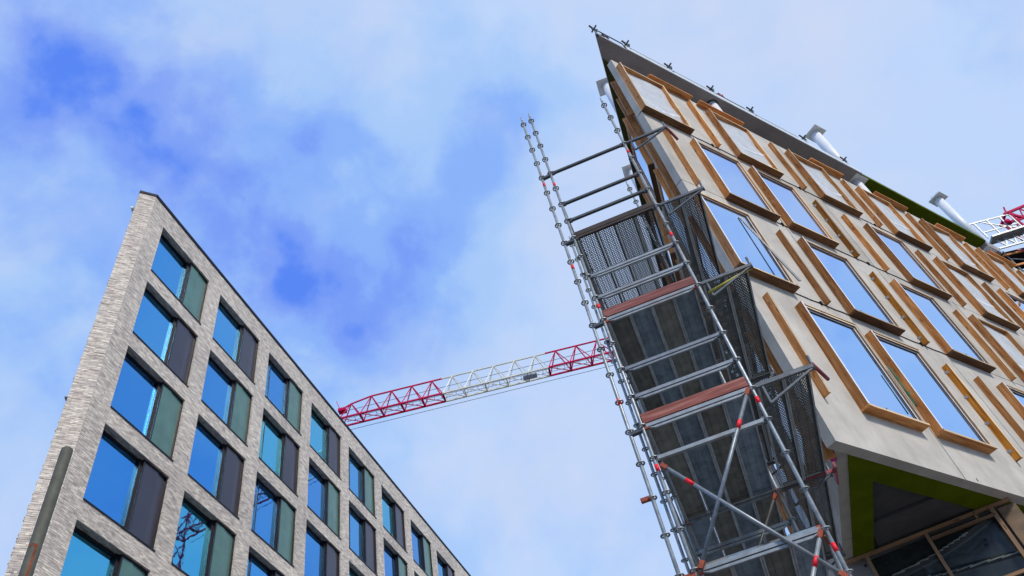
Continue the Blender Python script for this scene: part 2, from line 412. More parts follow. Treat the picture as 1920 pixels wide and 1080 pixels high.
def thing(name, label, cat, x, y, z=None, group=None):
    o = bpy.data.objects.new(name, None); COL.objects.link(o); o.empty_display_size = .3
    zz = 0.0 if z is None else z+CZ
    o.location = (x, y, zz); o['_o'] = (x, y, zz)
    o['label'] = label; o['category'] = cat
    if group: o['group'] = group
    return o
def clone(o, delta, parent=None, only=None):
    """copy of a part and its sub-parts, moved by delta"""
    c = o.copy(); COL.objects.link(c)
    c.parent = parent if parent is not None else o.parent
    c.location = o.location + Vector(delta) if (parent is None or parent == o.parent) else o.location
    for ch in list(o.children):
        if only and ch.name.split('.')[0] not in only: continue
        d = ch.copy(); COL.objects.link(d); d.parent = c
    return c

def az(a): return Vector((math.sin(R_(a)), math.cos(R_(a)), 0))
UP = Vector((0, 0, 1))

# ---------------------------------------------------------------- ground
g = MB(); g.face([(-400, -400, -CZ), (400, -400, -CZ), (400, 400, -CZ), (-400, 400, -CZ)])
go = g.build('ground', M['ground']); go['kind'] = 'structure'

# ================================================================ BRICK BUILDING (left)
LH = az(8.9193); LN = Vector((-LH.y, LH.x, 0)); LO = -LN       # along, inward, outward
LD, LU0, LV0, LPU, LPV = 15.4916, 14.4891, 27.4069, 4.0286, 3.4
def K(u, z, d=0): return LN*(LD-d) + LH*(LU0+u) + UP*(LV0+z)
brick = thing('brick_building', 'grey brown brick office block with a sharp corner and deep dark framed windows in rows', 'building', K(0, 0).x, K(0, 0).y)
NC, U_END, Z_TOP, Z_BOT = 11, 44.6, 1.10, -LV0-CZ
OW, OH, REC = 3.2, 2.73, .34
RAW = 8
wb = MB()
def kq(u0, u1, z0, z1, d=0):
    wb.face([K(u0, z0, d), K(u1, z0, d), K(u1, z1, d), K(u0, z1, d)], [(u0, z0), (u1, z0), (u1, z1), (u0, z1)])
us = [-.78]+sum(([c*LPU, c*LPU+OW] for c in range(NC)), [])+[U_END]
zs = [Z_TOP]+sum(([-r*LPV, -r*LPV-OH] for r in range(RAW)), [])+[Z_BOT]
for i in range(len(us)-1):
    for j in range(len(zs)-1):
        if i % 2 == 1 and j % 2 == 1:
            a, b, t, l = us[i], us[i+1], zs[j], zs[j+1]
            # reveals: lintel, sill, two jambs
            wb.face([K(a, t, 0), K(b, t, 0), K(b, t, -REC), K(a, t, -REC)], [(a, 0), (b, 0), (b, REC), (a, REC)])
            wb.face([K(a, l, -REC), K(b, l, -REC), K(b, l, 0), K(a, l, 0)], [(a, 0), (b, 0), (b, REC), (a, REC)])
            wb.face([K(a, l, -REC), K(a, l, 0), K(a, t, 0), K(a, t, -REC)], [(0, l), (REC, l), (REC, t), (0, t)])
            wb.face([K(b, l, 0), K(b, l, -REC), K(b, t, -REC), K(b, t, 0)], [(0, l), (REC, l), (REC, t), (0, t)])
        else:
            kq(us[i], us[i+1], zs[j+1], zs[j])
# blunt end, then the flank that runs back out of sight
e0 = K(-.78, 0); e1 = e0 + az(-125.3)*.62; e2 = e1 + az(-22)*16; e3 = K(U_END, 0) ; e4 = e3 + LN*22
def wq(p, q, z0, z1, uo):
    L = (q-p).length; a, b = Vector((p.x, p.y, 0)), Vector((q.x, q.y, 0))
    wb.face([a+UP*(LV0+z0), a+UP*(LV0+z1), b+UP*(LV0+z1), b+UP*(LV0+z0)], [(uo, z0), (uo, z1), (uo+L, z1), (uo+L, z0)])
wq(e0, e1, Z_BOT, Z_TOP, 100); wq(e1, e2, Z_BOT, Z_TOP, 101.2); wq(e2, e4, Z_BOT, Z_TOP, 120); wq(e4, e3, Z_BOT, Z_TOP, 150)
wb.face([Vector((p.x, p.y, LV0+Z_TOP)) for p in (e0, e3, e4, e2, e1)])
# rough courses: single bricks standing a little proud at the blunt corner
ED = az(-125.3); EN = Vector((ED.y, -ED.x, 0))
if EN.y > 0: EN = -EN
for k in range(130):
    zz = -random.random()*17.5+.9; zz = round(zz/.062)*.062
    ln = random.choice((.17, .34, .34)); pr_ = random.uniform(.003, .011); pos = random.choice((0, random.random()*max(.001, .62-ln), .62-ln))
    o = Vector((e0.x, e0.y, LV0+zz)) + ED*pos
    wb.obox(o, ED*ln, EN*pr_, UP*.052)
for k in range(90):
    zz = round((-random.random()*17.5+.9)/.062)*.062
    o = Vector((e1.x, e1.y, LV0+zz)); d = az(-22); nn_ = Vector((-d.y, d.x, 0))
    wb.obox(o+d*.02, d*.3, nn_*random.uniform(.012, .04), UP*.052)
wb.build('wall', M['brick'], brick)
cp = MB()
cp.obox(K(-.80, Z_TOP, -.30), LH*(U_END+.8), LO*.34, UP*.14)
cp.obox(Vector((e0.x, e0.y, LV0+Z_TOP+.003))-EN*.25, ED*.64, EN*.28, UP*.14)
cp.build('coping', M['coping'], brick)
# window prototypes (column type plain / with extra mullion)
def window(u, z, extra, green, glass):
    f = MB(); gd = -.30
    def fb(u0, u1, z0, z1, d0, d1): f.obox(K(u+u0, z+z0, d0), LH*(u1-u0), UP*(z1-z0), LO*(d1-d0))
    px = 1.93
    fb(0, .05, -OH, 0, gd, gd+.06); fb(.05, px, -.09, 0, gd, gd+.06); fb(.05, px, -OH, -OH+.06, gd, gd+.06); fb(px, px+.09, -OH, 0, gd, gd+.12)
    fb(-.0, OW, -OH-.028, -OH+.004, -.28, .035)                                  # sill
    fb(px+.09, OW, -.06, 0, -.30, -.075); fb(OW-.05, OW, -OH+.004, -.06, -.30, -.06)   # trim round the vent box
    fb(px+.09, px+.155, -OH+.004, -.06, -.30, -.085)
    if extra: fb(.52, .58, -OH+.06, -.09, gd, gd+.07)
    w = f.build('window', M['frame'], brick)
    p = MB(); ta, tb = random.uniform(-.008, .008), random.uniform(-.010, .010); p.obox(K(u+.03, z-OH+.03, gd+.005), LH*(px-.03)+LO*ta, UP*(OH-.06)+LO*tb, LO*.02)
    p.build('pane', glass, w)
    v = MB(); a, b = px+.155, OW-.05; m_ = a+(b-a)*(.42 if green else .62); z0, z1 = z-OH+.004, z-.06
    d0, d1, d2 = -.10, -.085, -.125
    for (x0, q0, x1, q1) in ((a, d0, m_, d1), (m_, d1-.012, b, d2)):
        v.face([K(u+x0, z0, q0), K(u+x1, z0, q1), K(u+x1, z1, q1), K(u+x0, z1, q0)])
    v.build('vent_panel', M['vgreen'] if green else M['vdark'], w)
    return w
def room(w, u, z, kind):
    dep = .22 if u < 1 else 2.4
    c = MB(); c.obox(K(u+.03, z-.13, -.42), LH*1.86, UP*.05, LN*dep); c.build('room_ceiling', M['ceil'], w)
    if kind == 1:
        l = MB(); l.obox(K(u+.75, z-.17, -.8), LH*.07, UP*.03, LN*1.2); l.build('ceiling_lamp', M['lamp'], w)
    if kind == 2:
        l = MB(); l.obox(K(u+.06, z-.75, -.44), LH*1.82, UP*.62, LN*.01); l.build('roller_blind', M['blind'], w)
    if kind == 3:
        l = MB(); l.obox(K(u+1.25, z-2.7, -.46), LH*.5, UP*2.55, LN*.05); l.build('curtain', M['blind'], w)
VIS = {0: 11, 1: 11, 2: 9, 3: 7, 4: 5, 5: 4, 6: 3}
protos = {}; w_offs = []
for r in range(7):
    for c in range(NC):
        if c >= VIS.get(r, 0): continue
        extra = (c in (2, 4, 6, 8)) and not (r == 2 and c == 4)
        green = (r+c) % 2 == 0
        gl = random.choice((0, 0, 1, 1, 2)); gl = 2 if (r, c) in ((3, 1), (0, 3), (4, 0), (0, 5)) else gl
        key = (extra, green, gl)
        if key not in protos:
            w_o = window(c*LPU, -r*LPV, extra, green, (M['pane'], M['pane2'], M['pane3'])[gl]); protos[key] = (w_o, r, c)
        else:
            o, r1, c1 = protos[key]
            w_o = clone(o, LH*((c-c1)*LPU) - UP*((r-r1)*LPV), only=('pane', 'vent_panel'))
        w_offs.append((w_o, r, c))
KIND = { (1, 1): 1, (2, 1): 1, (0, 2): 2, (2, 3): 1, (1, 2): 3, (3, 1): 2, (2, 2): 3, (0, 4): 3, (1, 3): 2,  (1, 4): 3, (0, 6): 1}
for (w_o, r, c) in w_offs:
    if r > 4 or c > 7: continue
    off = Vector(brick['_o']) + w_o.location; w_o['_o'] = tuple(off)          # a copy sits at its own offset
    room(w_o, c*LPU, -r*LPV, KIND.get((r, c), 0))
# black sheets in place of the rooms' darkness behind the openings without a built window
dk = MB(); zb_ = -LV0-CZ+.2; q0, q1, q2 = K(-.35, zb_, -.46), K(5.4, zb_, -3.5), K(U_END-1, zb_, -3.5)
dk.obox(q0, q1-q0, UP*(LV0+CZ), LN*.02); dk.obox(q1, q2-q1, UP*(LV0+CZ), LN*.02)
dk.build('dark_room_sheet', M['coping'], brick)
# small fixtures on the flank near the corner
d = az(-22); nn_ = Vector((-d.y, d.x, 0))
for zz, s_ in ((.1, 1.0), (-9.9, .6)):
    f = MB(); b0 = Vector((e1.x, e1.y, LV0+zz)) + d*.25
    f.obox(b0, nn_*.10*s_, d*.08, UP*.06); f.tube(b0+nn_*.10*s_+UP*.03, b0+nn_*.12*s_+UP*.03-d*.22, .05*s_, 10)
    f.build('camera_fixture', M['white'] if s_ == 1.0 else M['dsteel'], brick)

# ================================================================ CONCRETE BUILDING (right)
FH = az(49.6993); FO = Vector((.6468, -.76266, 0)); EH = az(8.07); EO = Vector((-EH.y, EH.x, 0))
CN = Vector((4.412, 10.954, 0))
def F(s, z, d=0): return CN + FH*s + FO*d + UP*z
def G(e, z, d=0): return CN + EH*e + EO*d + UP*z
conc = thing('concrete_building', 'unfinished wedge shaped concrete building with raw timber frames round its windows', 'building', CN.x, CN.y)
J = [6.913, 11.274, 14.594, 17.911, 21.10]      # bottoms of the storeys
PW, TH = 3.45, .20
WW = 1.66
def fbox(mb, T, s0, s1, z0, z1, d0, d1):
    """box in wall coordinates of wall T"""
    o = T(s0, z0, d0); mb.obox(o, T(s1, z0, d0)-o, T(s0, z1, d0)-o, T(s0, z0, d1)-o)
def panel(T, s0, s1, z0, z1, hole):
    p = MB(); gp = .014
    s0 += gp; s1 -= gp; z0 += gp; z1 -= gp
    S = [s0, s1]; Z = [z0, z1]
    if hole: S = [s0, hole[0], hole[1], s1]; Z = [z0, hole[2], hole[3], z1]
    for i in range(len(S)-1):
        for j in range(len(Z)-1):
            if hole and i == 1 and j == 1: continue
            p.face([T(S[i], Z[j]), T(S[i+1], Z[j]), T(S[i+1], Z[j+1]), T(S[i], Z[j+1])])
    def rim(a, b, c, d_, inv=False):
        for q in (([(a, c), (b, c)]), ([(b, c), (b, d_)]), ([(b, d_), (a, d_)]), ([(a, d_), (a, c)])):
            (x0, y0), (x1, y1) = q
            p.face([T(x0, y0), T(x0, y0, -TH), T(x1, y1, -TH), T(x1, y1)])
    rim(s0, s1, z0, z1)
    if hole: rim(*hole)
    p.build('wall_panel', M['panel'], conc)
def sheet_mesh(T, s0, s1, z0, z1, d, seed):
    rr = random.Random(seed); m_ = MB(); nx, nz = 14, 60; m_.front = M['wframe_lit']  # crease faces whitened, the highlight is in the colour
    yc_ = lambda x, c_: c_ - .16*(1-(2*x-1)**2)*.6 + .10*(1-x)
    ph, c0, c1 = rr.random()*6, rr.uniform(.30, .45), rr.uniform(.12, .22)
    def P(i, j):
        x, y = i/nx, j/nz
        dd = .012*math.sin(7*x+ph+3*y) + .010*math.sin(13*y+ph*2+4*x)
        for c_, a in ((c0, .018), (c1, .012)):
            yc = c_ - .16*(1-(2*x-1)**2)*.6 + .10*(1-x)
            dd += a*math.exp(-((y-yc)/.022)**2)
        dd += .06*max(0, x-.82)*math.sin(9*y+ph)
        return T(s0+(s1-s0)*x, z0+(z1-z0)*y, d+dd)
    for i in range(nx):
        for j in range(nz):
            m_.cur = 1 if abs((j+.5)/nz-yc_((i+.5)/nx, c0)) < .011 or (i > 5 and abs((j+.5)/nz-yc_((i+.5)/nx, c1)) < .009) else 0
            m_.face([P(i, j), P(i+1, j), P(i+1, j+1), P(i, j+1)], None, True)
    return m_
wcount = 0
def framed_window(T, s, z0, z1, kind, top_strip=False, width=WW, dep=.19):
    """timber box round an opening; kind 'glass' or 'sheet'"""
    global wcount; wcount += 1
    th = .05; j = lambda a=.006: random.uniform(-a, a)
    w = MB(); w.front = M['wframe_lit'] if kind == 'glass' and T is F else M['lit_front']  # front face coloured paler than the board, as if sunlit
    fbox(w, T, s+j(), s+th+j(), z0+th, z1+j(.02), -.10, dep+j(.008))           # left board
    wo_ = w.build('window', M['wood'], conc)
    t = MB(); t.front = M['lit_front']; fbox(t, T, s+th, s+width-th, z1-th-.02, z1-.02, -.10, dep-.035+j()); 
    if top_strip: fbox(t, T, s+.16, s+width+.02, z1+.0, z1+.035, .002, dep-.03)
    t.build('head_board', M['brownwood'] if top_strip else M['wood'], wo_)
    r = MB(); r.front = M['lit_front']; fbox(r, T, s+width-th, s+width+j(), z0+th, z1-.02+j(), -.10, dep-.03+j()); r.build('side_board', M['wood'] if kind == 'sheet' or z0 > 14 else M['dimwood'], wo_)
    b = MB(); b.front = M['lit_front']; fbox(b, T, s-.01+j(), s+width+.03+j(.02), z0, z0+th, -.10, dep+.012); b.build('sill_board', M['brownwood'] if z0 > 10.5 else M['wood'], wo_)
    a0, a1, b0, b1 = s+th, s+width-th, z0+th, z1-th-.02
    if kind == 'glass':
        f = MB(); q = .030
        for (x0, x1, y0, y1) in ((a0, a0+q, b0, b1), (a1-q, a1, b0, b1), (a0+q, a1-q, b0, b0+q), (a0+q, a1-q, b1-q, b1)):
            fbox(f, T, x0, x1, y0, y1, -.09, .112)
        f.build('gasket', M['wframe_lit'], wo_)
        f = MB(); p2 = q+.014
        for (x0, x1, y0, y1) in ((a0+q, a0+p2, b0+q, b1-q), (a1-p2, a1-q, b0+q, b1-q), (a0+p2, a1-p2, b0+q, b0+p2), (a0+p2, a1-p2, b1-p2, b1-q)):
            fbox(f, T, x0, x1, y0, y1, -.09, .104)
        f.build('inner_frame', M['frame'], wo_)
        g_ = MB(); fbox(g_, T, a0+.05, a1-.05, b0+.045, b1-.045, .06, .098); g_.build('pane', M['clear'], wo_)
        rr = random.Random(wcount*13)
        tp = MB()
        for k in range(5):                                                      # small black flaps along the sill
            x = a0+.1+rr.random()*(a1-a0-.35); wd = rr.uniform(.05, .22); hh = rr.uniform(.03, .12)
            p0 = T(x, b0+.004, .125+.01*k); p1 = T(x+wd, b0+.004, .125+.01*k); p2_ = T(x+wd*rr.random(), b0+hh, .13+.01*k); 
            tp.face([p0, p1, p2_]); tp.face([p0+FO*.004, p2_+FO*.004, p1+FO*.004])
        tp.build('black_flap', M['black'], wo_)
    else:
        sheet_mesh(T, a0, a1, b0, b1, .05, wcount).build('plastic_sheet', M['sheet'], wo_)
    return wo_
def batten(T, s, z0, z1, orange=False, dep=.15):
    b = MB(); b.front = M['lit_front']; j = random.uniform(-.015, .015)
    th = .055 if not orange else .075
    o = T(s, z0, .003); b.obox(o, T(s+th, z0, .003)-o, T(s+j, z1, .003)-o, T(s, z0, dep)-o)
    bo = b.build('timber_batten', M['orange'] if orange else M['wood'], conc)
    if orange:
        n = 4
        for i in range(n):
            k = MB(); zz = z0+.18+(z1-z0-.4)*i/(n-1); fbox(k, T, s-.012, s-.002, zz, zz+.07, .004, .075); fbox(k, T, s-.06, s-.012, zz+.02, zz+.05, .004, .016)
            k.build('angle_bracket', M['bracket'], bo)
    return bo
def hole_for(s, z0, z1): return (s+.01, s+WW-.01, z0+.01, z1-.03)
# pattern of the facade: (row, panel) -> window offset, batten offset, kind, orange batten
ROW1 = [(0.02, 2.70, 'sheet', 0)]*7
rows = {
    0: [(1.37, .40, 'glass', 0), (.02, 2.62, 'glass', 1), (1.37, .36, 'glass', 0), (.02, 2.66, 'sheet', 0), (.02, 2.66, 'sheet', 0), (1.37, .38, 'glass', 0), (.02, 2.66, 'glass', 0)],
    1: [(.02, 2.68, 'glass', 0), (.0, 2.6, 'glass', 1), (.02, 2.66, 'glass', 0), (.0, 2.68, 'sheet', 0), (.02, 2.66, 'sheet', 0), (.02, 2.66, 'glass', 0), (.02, 2.7, 'glass', 0)],
    2: [(1.40, .45, 'glass', 0), (.08, 2.60, 'glass', 1), (1.42, .38, 'glass', 0), (1.34, .38, 'sheet', 0), (1.38, .44, 'glass', 0), (.02, 2.66, 'glass', 0), (1.40, .42, 'glass', 0)],
    3: ROW1,
}
for r in range(4):
    zb, zt = J[r], J[r+1]
    for n in range(7):
        wo_, bo_, kind, org = rows[r][n]
        s0 = n*PW-.02
        if n == 0: s0 = 0.0
        s1 = (n+1)*PW-.02
        z0 = (7.90 if r == 0 else zb-.03); z1 = (10.67, 13.96, 17.26, 20.58)[r]
        ws = n*PW+wo_; hz0 = max(z0, zb+.012)
        panel(F, s0, s1, zb, zt, (max(ws+.01, s0+.02), ws+WW-.01, hz0+.01, z1-.04))
        framed_window(F, ws, z0, z1, kind, top_strip=(r == 0))
        batten(F, n*PW+bo_, zb+.02 if r else 7.96, (10.58, 13.88, 17.18, 20.56)[r], bool(org))
# loose top boards under the roof edge
for (a, b) in ((1.25, 2.95), (3.24, 5.12), (8.2, 9.82), (11.5, 13.3), (15.0, 16.75), (18.3, 20.1)):
    t = MB(); fbox(t, F, a, b, 20.86, 20.915, .002, .20); t.build('top_board', M['wood'], conc)
# end wall (left flank, seen at a grazing angle)
erows = {0: (1.25, .45), 1: (.62, 2.75), 2: (1.45, .50), 3: (1.75, .95)}
for r in range(4):
    for n in range(4):
        wo_, bo_ = erows[r]; e0_, e1_ = (TH+.01 if n == 0 else n*PW), (n+1)*PW
        z0 = (7.90 if r == 0 else J[r]-.03); z1 = (10.67, 13.96, 17.26, 20.58)[r]; ws = n*PW+wo_
        panel(G, e0_, e1_, J[r]+(.03 if r == 0 else 0), J[r+1], (ws+.01, ws+WW-.01, max(z0, J[r]+.012)+.01, z1-.04))
        framed_window(G, ws, z0, z1, 'glass', dep=.17); batten(G, n*PW+bo_, J[r]+.02, z1-.1, dep=.22)
        if r == 3: batten(G, n*PW+.62, 18.9, 20.9, dep=.2)
# dark core behind the panels
def line_pt(e, s, di, de): return CN + EH*e + FH*s - FO*di - EO*de
def wedge(inset, far_e, far_s):
    # interior corner offset by inset from both walls
    bis = (FO+EO); k = inset/(1+FO.dot(EO)) ; c = CN - bis*k
    return [c, c+FH*far_s, c+FH*far_s+EH*far_e, c+EH*far_e]
cw = wedge(TH+.012, 14.2, 24.3)
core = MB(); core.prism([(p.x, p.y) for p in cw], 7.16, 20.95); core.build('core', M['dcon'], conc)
q = MB(); ci = wedge(TH-.01, 1, 1)[0]; q.prism([(p.x, p.y) for p in (CN-(FO+EO)*.03, F(.42, 0, -.02), ci, G(.42, 0, -.02))], 7.02, 21.06); q.build('corner_post', M['edge'], conc)
# soffit of the overhang: concrete, with green bands along both edges
sw = wedge(.03, 14, 24.1)
so = MB()
tri = wedge(.62, 14, 24.0); lo_ = wedge(TH, 14, 24.0)
# inner recessed concrete
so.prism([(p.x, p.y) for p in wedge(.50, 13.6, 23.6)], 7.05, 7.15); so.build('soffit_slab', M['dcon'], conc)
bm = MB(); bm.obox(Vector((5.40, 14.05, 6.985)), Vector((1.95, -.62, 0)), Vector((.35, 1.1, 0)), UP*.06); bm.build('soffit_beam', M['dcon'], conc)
def band(T, oth, a, b, d0, d1, name):
    q = MB(); o = [T(a, 6.93, -d0), T(b, 6.93, -d0), T(b, 6.93, -d1), T(a+oth, 6.93, -d1)]
    t = [p+UP*.10 for p in o]
    q.face(o); q.face(t[::-1])
    for i in range(4): k = (i+1) % 4; q.face([o[i], t[i], t[k], o[k]])
    q.build(name, M['dgreen'], conc)
def isect(di, de):
    # s along the facade at which depth from the end wall equals de when depth from facade equals di
    p = CN - FO*di; return (de - (p-CN).dot(-EO)) / FH.dot(-EO)
def isect_e(di, de):
    p = CN - EO*de; return (di - (p-CN).dot(-FO)) / EH.dot(-FO)
band(F, isect(.62, TH)-isect(TH, TH), isect(TH, TH), 7.2, TH, .62, 'green_band')
ea = isect_e(.622, TH); band(G, isect_e(.622, .60)-ea, ea, 9.0, TH, .60, 'green_band')
# recessed wall below: plastic film behind a timber grid
WH_ = Vector((.9523, -.3051, 0)); WN = Vector((-.3051, -.9523, 0)); WP = Vector((5.1, 15.2, 0))
def B(t, z, d=0): return WP + WH_*t + WN*d + UP*z
rw = MB(); fbox(rw, B, -.35, 3.05, -CZ, 6.98, -.35, -.15); fbox(rw, F, 4.95, 24, -CZ, 6.90, -.62, -.36); rw.build('recessed_wall', M['edge'], conc)
fm = MB(); nx, nz = 40, 90; fm.front = M['crease_highlight']
def FP(i, j):
    x, y = i/nx, j/nz; t, z = .36+x*2.42, 4.6+y*2.24
    dd = .010*math.sin(7*x+4*y)+.006*math.sin(11*y-5*x)+.05*math.exp(-((y-(.80+.20*x-.05*math.sin(3*x)))/.02)**2)+.04*math.exp(-((y-(.72-.10*x))/.012)**2)+.04*math.exp(-((x-.30-.05*y)/.012)**2)*(1 if y < .85 else 0)
    return B(t, z, -.06+dd)
for i in range(nx):
    for j in range(nz):
        x, y = (i+.5)/nx, (j+.5)/nz
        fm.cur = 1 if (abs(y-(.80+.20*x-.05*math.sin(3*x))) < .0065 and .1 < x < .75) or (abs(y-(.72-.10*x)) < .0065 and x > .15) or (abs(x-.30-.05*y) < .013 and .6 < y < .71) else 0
        fm.face([FP(i, j), FP(i+1, j), FP(i+1, j+1), FP(i, j+1)], None, True)
fm.build('plastic_film', M['film'], conc)
for (t0, t1, z0, z1) in ((-.1, 3.12, 6.86, 6.92), (1.53, 2.75, 6.70, 6.76), (1.48, 1.54, 4.4, 6.86), (2.72, 2.79, 4.4, 6.86), (.32, .38, 4.4, 6.86), (2.43, 2.48, 6.77, 6.90), (1.54, 2.72, 5.62, 5.68), (.38, 1.48, 5.2, 5.26)):
    q = MB(); fbox(q, B, t0, t1, z0, z1, .03, .085); q.build('timber_rail', M['dimwood'], conc)
q = MB(); fbox(q, B, 2.86, 3.18, 5.0, 6.84, -.14, -.02); q.build('rusty_board', M['rusty'], conc)
for t, z in ((.62, 6.62), (1.15, 6.74), (1.3, 6.66), (2.35, 6.37), (1.95, 6.74), (2.6, 6.7), (.25, 6.72), (1.7, 6.1)):
    q = MB(); q.ring(B(t, z, .045), .008, .030, .012, 8, WN); q.build('tie_hole', M['black'], conc)
# roof slab one storey up, following the same wedge
SZ = 23.0
sl = MB()
def slabpoly(di, de, s1, e1):
    k = CN; return [F(isect(di, de), 0, -di), F(s1, 0, -di), F(s1, 0, -di)+EH*e1, G(e1, 0, -de)]
sl.prism([(p.x, p.y) for p in slabpoly(0, 0, 12.62, 13)], SZ, SZ+.07); sl.build('roof_slab', M['slab'], conc)
GE = (-.03, -.06)
s2 = MB(); s2.prism([(p.x, p.y) for p in [F(12.66, 0, GE[0]), F(20.6, 0, GE[1]), F(20.6, 0, -6), F(12.66, 0, -6)]], SZ+.02, SZ+.20); s2.build('roof_slab', M['green'], conc)
dr = MB(); dr.bar(F(1.3, SZ+.275, .02), F(9.2, SZ+.275, .02), .03, .03); dr.build('fascia_cap', M['toed'], conc)
fa = MB()
fbox(fa, F, 1.25, 12.55, SZ+.004, SZ+.26, .002, .03); fa.build('fascia_sheet', M['fascia'], conc)
fa = MB(); fbox(fa, F, 14.4, 17.6, SZ+.21, SZ+.36, -.10, -.08); fa.build('fascia_sheet', M['fascia'], conc)
st = MB()
for e_ in (2.2, 3.9): fbox(st, G, e_-.02, e_, SZ-.03, SZ-.002, -.45, -.02)
st.build('slab_joint', M['dsteel'], conc)
ob = MB(); o_ = [G(.9, SZ-.04, -.012), G(12, SZ-.04, -.012), G(12, SZ-.04, -.75), G(1.9, SZ-.04, -.75)]
t_ = [p+UP*.035 for p in o_]; ob.face(o_); ob.face(t_[::-1])
for i in range(4): k = (i+1) % 4; ob.face([o_[i], t_[i], t_[k], o_[k]])
ob.build('green_band', M['shaded_green'], conc)  # same green insulation, its shadow put into a darker colour
rng = MB(); rng.ring(F(5.15, SZ-.012, -.34), .17, .25, .022, 20); rng.build('column_collar', M['dsteel'], conc)
gc = MB(); fbox(gc, F, 20.62, 21.6, SZ-.25, SZ+.2, -2.5, -.12); gc.build('slab_end', M['slab'], conc)
# white steel columns
def column(T, s, d, z0, z1, plate=True):
    c = MB(); c.tube(T(s, z0, d), T(s, z1, d), .195, 24)
    co = c.build('steel_column', M['white'], conc)
    if plate:
        p = MB(); fbox(p, T, s-.34, s+.34, z1, z1+.035, d-.30, d+.36); fbox(p, T, s-.012, s+.012, z1+.035, z1+.34, d-.2, d+.2); p.tube(T(s-.1, z1+.035, d+.2), T(s-.1, z1+.42, d+.2), .014, 6)
        p.obox(T(s-.13, z1+.05, d-.14), FH*.26, FO*.09, UP*.24)
        p.build('head_plate', M['white'], co)
column(F, 5.15, -.34, 18.5, SZ-.02, False); column(F, 12.64, -.42, 19.0, SZ-.03); column(F, 20.9, -.50, 19.0, SZ-.26)
column(F, 12.75, -.36, SZ+.2, 26.75); column(F, 21.2, -.36, SZ+.2, 26.9)
column(G, 3.75, -.32, SZ+.08, 26.2); column(G, 7.4, -.32, SZ+.08, 25.6)
# pink paint splash by the lower corner
mg = MB(); c_ = G(.35, 6.99, .004); pts = []
for i in range(14):
    a = 2*math.pi*i/14; r_ = .2*(1+.5*math.sin(3*a+1)*random.random()); pts.append(G(.62+r_*math.cos(a)*1.5, 7.10+r_*.75*math.sin(a), .004))
mg.face(pts); mg.face([p-EO*.003 for p in pts][::-1]); mg.build('paint_mark', M['magenta'], conc)
# pale lower concrete edge under the flank
# joint cables
for r, sts in ((1, ((1.75, 3.42), (5.1, 6.9))), (2, ((3.1, 3.5), (5.1, 8.3))), (3, ((1.75, 3.4), (5.2, 6.9), (8.6, 10.3)))):
    for a, b in sts:
        n = 7; prev = None; cb = MB()
        for i in range(n+1):
            x = a+(b-a)*i/n; p = F(x, J[r]-.004+.012*math.sin(i*2.1+r), .014)
            if prev is not None: cb.tube(prev, p, .010, 5, False)
            prev = p
        x = a+(b-a)*.45; cb.obox(F(x, J[r]-.04, .003), FH*.05, UP*.09, FO*.04)
        cb.build('joint_cable', M['black'], conc)
# swung casement and torn film by the first window of the third row
sw_ = MB(); sw_.bar(F(1.25, 13.62, .12), F(1.62, 11.30, .30), .025, .05); sw_.build('loose_strip', M['dsteel'], conc)
gp = MB(); gp.tube(F(3.03, 8.35, .21), F(3.03, 9.35, .21), .012, 6)
for k in range(5): gp.face([F(3.0, 8.35+.2*k, .2), F(3.05+.05*(k % 2), 8.5+.2*k, .23), F(3.0, 8.62+.2*k, .2)])
gp.build('green_tarp', M['greenpaint'], conc)

# ---------------------------------------------------------------- guardrail clamps on the roof edge
def clamp(s, label, both=False):
    p0 = F(s, SZ+.07 if s < 1.2 else SZ+.26, .0 if s > 1.2 else -.02)
    t = thing('guardrail_clamp', label, 'clamp', p0.x, p0.y, p0.z, 'guardrail clamps along the roof edge')
    a = MB(); a.tube(p0-UP*.10, p0+UP*.42, .022, 8); a.obox(p0-FH*.04-FO*.03-UP*.1, FH*.08, FO*.06, UP*.14); a.build('post', M['dsteel'], t)
    b = MB(); c = p0+UP*.40
    b.bar(c-FH*.16+UP*.10, c+FH*.12-UP*.08, .05, .05); b.bar(c+FH*.18+UP*.13, c-FH*.10-UP*.10, .04, .04); b.bar(c-FO*.12, c+FO*.14, .04, .04)
    b.build('wing_nut', M['dsteel'], t)
    if both:
        q = MB(); c = p0+FH*.42+UP*.28; q.bar(c-FH*.12+UP*.08, c+FH*.12-UP*.08, .04, .04); q.bar(c+FH*.14+UP*.14, c-FH*.10-UP*.12, .035, .035); q.bar(c, p0, .03, .03)
        q.build('brace_clamp', M['pink'] if s > 2 else M['dsteel'], t)
clamp(.10, 'dark guardrail clamp standing at the sharp tip of the roof slab', True)
clamp(1.45, 'dark guardrail clamp where the pale fascia sheet begins, next to the slab tip')
clamp(3.25, 'dark guardrail clamp on the fascia between the tip rail and the pinkish clamp')
clamp(5.15, 'pinkish guardrail clamp with brace beside the middle of the roof edge', True)
clamp(7.05, 'dark guardrail clamp on the fascia just beyond the second dark rail')
clamp(9.75, 'dark guardrail clamp at the foot of the white column above the fascia')
clamp(12.0, 'dark guardrail clamp at the far end of the pale fascia sheet')
def edge_rail(s0, s1, label):
    p0 = F(s0, SZ+.07, -.02); t = thing('edge_rail', label, 'guardrail', p0.x, p0.y, p0.z, 'thin rails along the roof edge')
    a = MB(); a.tube(F(s0, SZ+.42, 0), F(s1, SZ+.42, 0), .018, 6); a.tube(F(s1, SZ+.42, 0), F(s1+.05, SZ+.08, 0), .018, 6); a.build('rail', M['toed'], t)
    b = MB(); 
    for k in range(3): x = s0+(s1-s0)*(k+.5)/3; b.tube(F(x, SZ+.06, -.05), F(x, SZ+.16, -.05), .02, 6)
    b.build('stud', M['dsteel'], t)
edge_rail(.25, 1.2, 'thin dark rail with bent end at the sharp tip of the roof slab')
